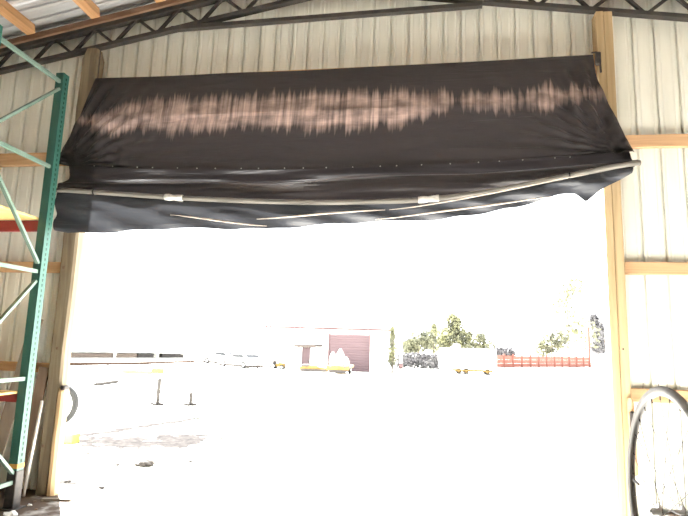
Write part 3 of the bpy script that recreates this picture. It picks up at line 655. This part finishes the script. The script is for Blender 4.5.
# small loader farther along the facade
qx, qy = -12.0, 38.7; qz = gz(qy)
qd = thing('garden_tractor', 'small yellow garden tractor with dark seat beside the white building', 'tractor', (qx, qy, qz))
MB().prism([(-.6, .2), (.55, .2), (.55, .45), (.1, .5), (-.1, .38), (-.45, .40), (-.6, .32)], -.25, .25, Matrix.Translation((qx, qy, qz))).build('body', M_YEL, qd)
MB().cbox(qx - .42, qx - .18, qy - .2, qy + .2, qz + .4, qz + .66, .03).build('seat', M_IRON, qd)
MB().tube([(qx + .15, qy, qz + .48), (qx + .02, qy, qz + .68)], .025, 6).build('steering_column', M_IRON, qd)
for s in (-1, 1):
    wheel(qd, qx - .35, qy + s * .33, qz + .24, .24, .16); wheel(qd, qx + .38, qy + s * .30, qz + .17, .17, .12)
# two white cars
def car(x, y, rz, label, L=3.9):
    z = gz(y); t = thing('parked_car', label, 'car', (x, y, z)); M = Matrix.Translation((x, y, z)) @ Matrix.Rotation(rz, 4, 'Z')
    h = L / 2; k = .78
    prof = [(-h, .30), (-h, .62), (-h + .15, .78), (-h + .35, .80), (-h + .75, 1.22 * k + .18), (-h + 1.9, 1.28 * k + .18), (h - 1.25, .84), (h - .25, .70), (h, .55), (h, .30)]
    MB().prism(prof, -.80, .80, M).build('body', M_CAR, t)
    for s in (-1, 1):
        MB().prism([(-h + .62, .84), (-h + .88, 1.08), (-h + 1.82, 1.12), (h - 1.42, .86)], s * .80 - .012, s * .80 + .012, M).build('side_window', M_GLASS, t)
    MB().add([M @ Vector(p) for p in ((-h + .40, -.66, .86), (-h + .40, .66, .86), (-h + .70, .58, 1.11), (-h + .70, -.58, 1.11), (-h + .37, -.66, .88), (-h + .37, .66, .88), (-h + .67, .58, 1.13), (-h + .67, -.58, 1.13))], [(0, 1, 2, 3), (7, 6, 5, 4), (0, 4, 5, 1), (1, 5, 6, 2), (2, 6, 7, 3), (3, 7, 4, 0)]).build('rear_window', M_GLASS, t)
    MB().prism([(-h + .05, .10), (h - .05, .10), (h - .05, .30), (-h + .05, .30)], -.79, .79, M).build('underbody', M_IRON, t)
    for sx in (-h + .7, h - .7):
        for s in (-1, 1):
            p = M @ Vector((sx, s * .74, .29)); MW = Matrix.Translation(p) @ Matrix.Rotation(rz, 4, 'Z') @ Matrix.Rotation(pi / 2, 4, 'X')
            o = MB().lathe([(.15, -.09), (.27, -.09), (.29, -.05), (.29, .05), (.27, .09), (.15, .09)], MW, 18).build('wheel', M_BLACK, t, True)
            MB().lathe([(.01, -.07), (.16, -.08), (.16, .08), (.01, .07)], MW, 14).build('hub', M_ALU, o)
    for s in (-.6, .6): MB().cbox(-h - .02, -h + .03, s - .12, s + .12, .55, .68, .01, M).build('tail_lamp', M_RED, t)
car(-15.1, 38.4, R(150), 'white parked car at the corner of the white building')
car(-18.7, 43.6, R(158), 'white parked car farther from the white building', 3.7)

# white box trailer on yellow chassis
bx0, bx1, by = 1.2, 5.95, 43.0; bzz = gz(by)
bt2 = thing('box_trailer', 'long white box trailer on a yellow chassis', 'trailer', ((bx0 + bx1) / 2, by + 1, bzz))
MB().cbox(bx0, bx1, by, by + 2.2, bzz + .36, bzz + 2.15, .04).build('box', M_WHITE, bt2)
MB().cbox(bx0 + 1.1, bx1 - .3, by - .06, by + 2.26, bzz + .22, bzz + .37, .02).build('chassis', M_YEL, bt2)
for x in (bx0 + 1.6, bx0 + 1.6 + .62, bx1 - .75): wheel(bt2, x, by + .05, bzz + .24, .24, .2, 'Y', M_YEL)
for x in (bx0 + 1.6, bx0 + 1.6 + .62, bx1 - .75): wheel(bt2, x, by + 2.1, bzz + .24, .24, .2, 'Y', M_YEL)
MB().cbox(bx0 + 1.2, bx0 + 1.75, by + .8, by + 1.3, bzz + 2.15, bzz + 2.52, .03).build('roof_vent', M_WHITE, bt2)
for x in (bx0 + .03, bx1 - .03): MB().cbox(x - .05, x + .05, by - .03, by, bzz + .4, bzz + 2.1, .01).build('corner_post', M_ALU, bt2)

# ------------------------------------------------------------------ fence, poles, trees
def leaves(mb, cx, cy, cz, rx, ry, rz_, n, size, rnd, shell=.25):
    for _ in range(n):
        while True:
            d = Vector((rnd.uniform(-1, 1), rnd.uniform(-1, 1), rnd.uniform(-1, 1)))
            if shell < d.length < 1: break
        p = Vector((cx + d.x * rx, cy + d.y * ry, cz + d.z * rz_)); s = size * rnd.uniform(.5, 1.3)
        a = Vector((rnd.gauss(0, 1), rnd.gauss(0, 1), rnd.gauss(0, .6))).normalized(); b = a.orthogonal().normalized()
        b = Matrix.Rotation(rnd.uniform(0, 6.28), 3, a) @ b; e = a.cross(b)
        mb.add([p - b * s, p + e * s * .45, p + b * s, p - e * s * .45], [(0, 1, 2, 3)])
def tree(x, y, h, label, blobs, lsize, mt, trunk=.12, n=300, seed=1, group=None, shell=.2, k=1):
    y2 = (y + 5.2) * k - 5.2; lift = lambda d: (gz(y) + d - 1.6) * k + 1.6 - gz(y2)      # same tree, grown larger and farther off
    h = lift(h); blobs = [(a * k, lift(b), c * k, d * k) for a, b, c, d in blobs]; lsize *= k; trunk *= k; x *= k; y = y2
    rnd = random.Random(seed); z = gz(y); t = thing('tree', label, 'tree', (x, y, z), group)
    mb = MB(); mb.tube([(x, y, z - .05), (x + .1, y, z + h * .35), (x + .05, y, z + h * .7), (x + .1, y, z + h * .97)], [trunk, trunk * .8, trunk * .5, trunk * .15], 8); mb.build('trunk', M_TRUNK, t, True)
    lf = MB()
    for (dx, dz, rx, rz_) in blobs:
        br = MB(); zb = z + max(h * .25, dz - rz_ * .9); br.tube([(x + .05, y, zb), (x + dx * .6, y + rnd.uniform(-.3, .3), (zb + z + dz) / 2), (x + dx, y + rnd.uniform(-.4, .4), z + dz + rz_ * .3)], [trunk * .4, trunk * .28, trunk * .1], 5); br.build('branch', M_TRUNK, t)
        leaves(lf, x + dx, y, z + dz, rx, rx * .9, rz_, n, lsize, rnd, shell)
    lf.build('foliage', mt, t)
    return t
tree(-3.35, 50, 4.3, 'slim dark conifer beside the white pole', [(0, .8, .45, .7), (.02, 1.8, .40, .8), (0, 2.8, .28, .8), (0, 3.7, .15, .5)], .22, M_LEAF, .08, 95, 3, k=.8)
tree(2.8, 64.5, 6.7, 'tall round-crowned tree behind the white box trailer', [(0, 3.4, 1.7, 1.4), (-.8, 2.6, 1.2, 1.1), (.9, 4.2, 1.2, 1.1), (.6, 5.4, .9, .9), (1.6, 3.0, 1.2, 1.2)], .34, M_LEAF, .2, 260, 4)
tree(-.9, 55, 4.0, 'pale bushy tree above the dark hedge', [(0, 2.6, 1.3, 1.1), (-.9, 2.0, 1.0, .9), (.9, 2.9, .9, 1.1)], .32, M_LEAFY, .14, 190, 5)
tree(.78, 60.5, 5.2, 'narrow upright tree between the hedge trees', [(0, 2.5, .6, 1.2), (.1, 3.9, .45, 1.0)], .30, M_LEAF, .12, 150, 6)
tree(6.3, 62, 3.9, 'light yellowish tree above the rear of the box trailer', [(0, 2.4, 1.1, 1.0), (-.8, 1.9, 1.0, .9), (.9, 2.1, 1.0, 1.0), (.2, 3.4, .6, .6)], .30, M_LEAFY, .12, 130, 8)
tree(5.3, 70.5, 4.5, 'thin-leaved tree beyond the box trailer roof', [(0, 2.4, .9, 1.2), (.5, 3.6, .5, .7)], .3, M_LEAFY, .1, 110, 18)
tree(9.4, 64, 2.9, 'dark leafy bush standing behind the red fence corner', [(0, 1.6, 1.0, .7), (-.6, 1.8, .7, .6), (.8, 1.6, .6, .7)], .28, M_LEAFD, .1, 170, 9)
tree(10.6, 70, 4.6, 'bare thin tree behind the red fence', [(0, 3.2, 1.4, 1.4)], .2, M_LEAFD, .07, 45, 19)
tree(19.6, 75, 13.6, 'tall sparse tree with scattered leaves beside the red fence post', [(0, 4, 2.2, 2.0), (1.0, 6.5, 2.0, 2.0), (-.6, 8.8, 1.5, 1.8), (.9, 11.2, 1.4, 1.8), (2.6, 4.4, 1.7, 2.2)], .34, M_LEAF, .12, 130, 10, shell=.05, k=1.12)
tree(16.9, 73, 6.5, 'low yellowish tree by the middle of the red fence', [(0, 3.0, 1.5, 1.4), (1.2, 3.6, 1.3, 1.4), (-.9, 2.2, 1.1, 1.0)], .38, M_LEAFY, .12, 130, 11, k=1.04)
tree(23.5, 75, 7.6, 'dense dark conifer past the red fence post', [(0, 3.2, 1.0, 1.4), (.2, 5.0, .9, 1.4), (-.3, 6.4, .6, 1.0), (.5, 3.0, .8, 1.1)], .40, M_LEAFD, .14, 230, 12, shell=.1, k=1.22)

hd = thing('hedge', 'dark clipped hedge running behind the white pole', 'hedge', (-.8, 51, gz(51)))
hl = MB(); rnd = random.Random(21)
for i in range(16): leaves(hl, -3.0 + i * .28, 51, gz(51) + .75, .42, .5, .78, 150, .2, rnd, .1)
hl.build('foliage', M_LEAFD, hd)
for i in range(7): MB().tube([(-2.9 + i * .68, 51, gz(51) - .02), (-2.9 + i * .68 + .05, 51, gz(51) + .9)], .035, 6).build('stem', M_TRUNK, hd)
pq = thing('utility_pole', 'white pole with reddish foot beside the dark hedge', 'pole', (-2.45, 48.4, gz(48)))
MB().tube([(-2.40, 48.4, gz(48)), (-2.42, 48.4, gz(48) + 3.0)], .14, 10).build('shaft', M_WHITE, pq, True)
MB().tube([(-2.40, 48.4, gz(48)), (-2.40, 48.4, gz(48) + .5)], .19, 10).build('foot', M_TRIMR, pq, True)
rf = thing('red_fence', 'low red board fence running away behind the box trailer', 'fence', (14, 66, gz(66)))
F0, F1 = Vector((7.9, 60.5, gz(60))), Vector((22.6, 75.5, gz(60)))
nseg = 12
for i in range(nseg):
    a = F0.lerp(F1, i / nseg); b = F0.lerp(F1, (i + 1) / nseg)
    for k in range(3):
        zc = .26 + k * .46; MB().bar(a + Vector((0, 0, zc)), b + Vector((0, 0, zc)), .05, .453).build('fence_board', M_RFEN, rf)
for i in range(nseg + 1):
    a = F0.lerp(F1, i / nseg); MB().cbox(a.x - .1, a.x + .1, a.y - .16, a.y + .04, a.z - .02, a.z + 1.6, .01).build('fence_post', M_RFEN, rf)
MB().cbox(F1.x - .25, F1.x + .05, F1.y - .3, F1.y, gz(70) - .02, gz(70) + 5.6, .02).build('gate_post', M_RFEN, rf)
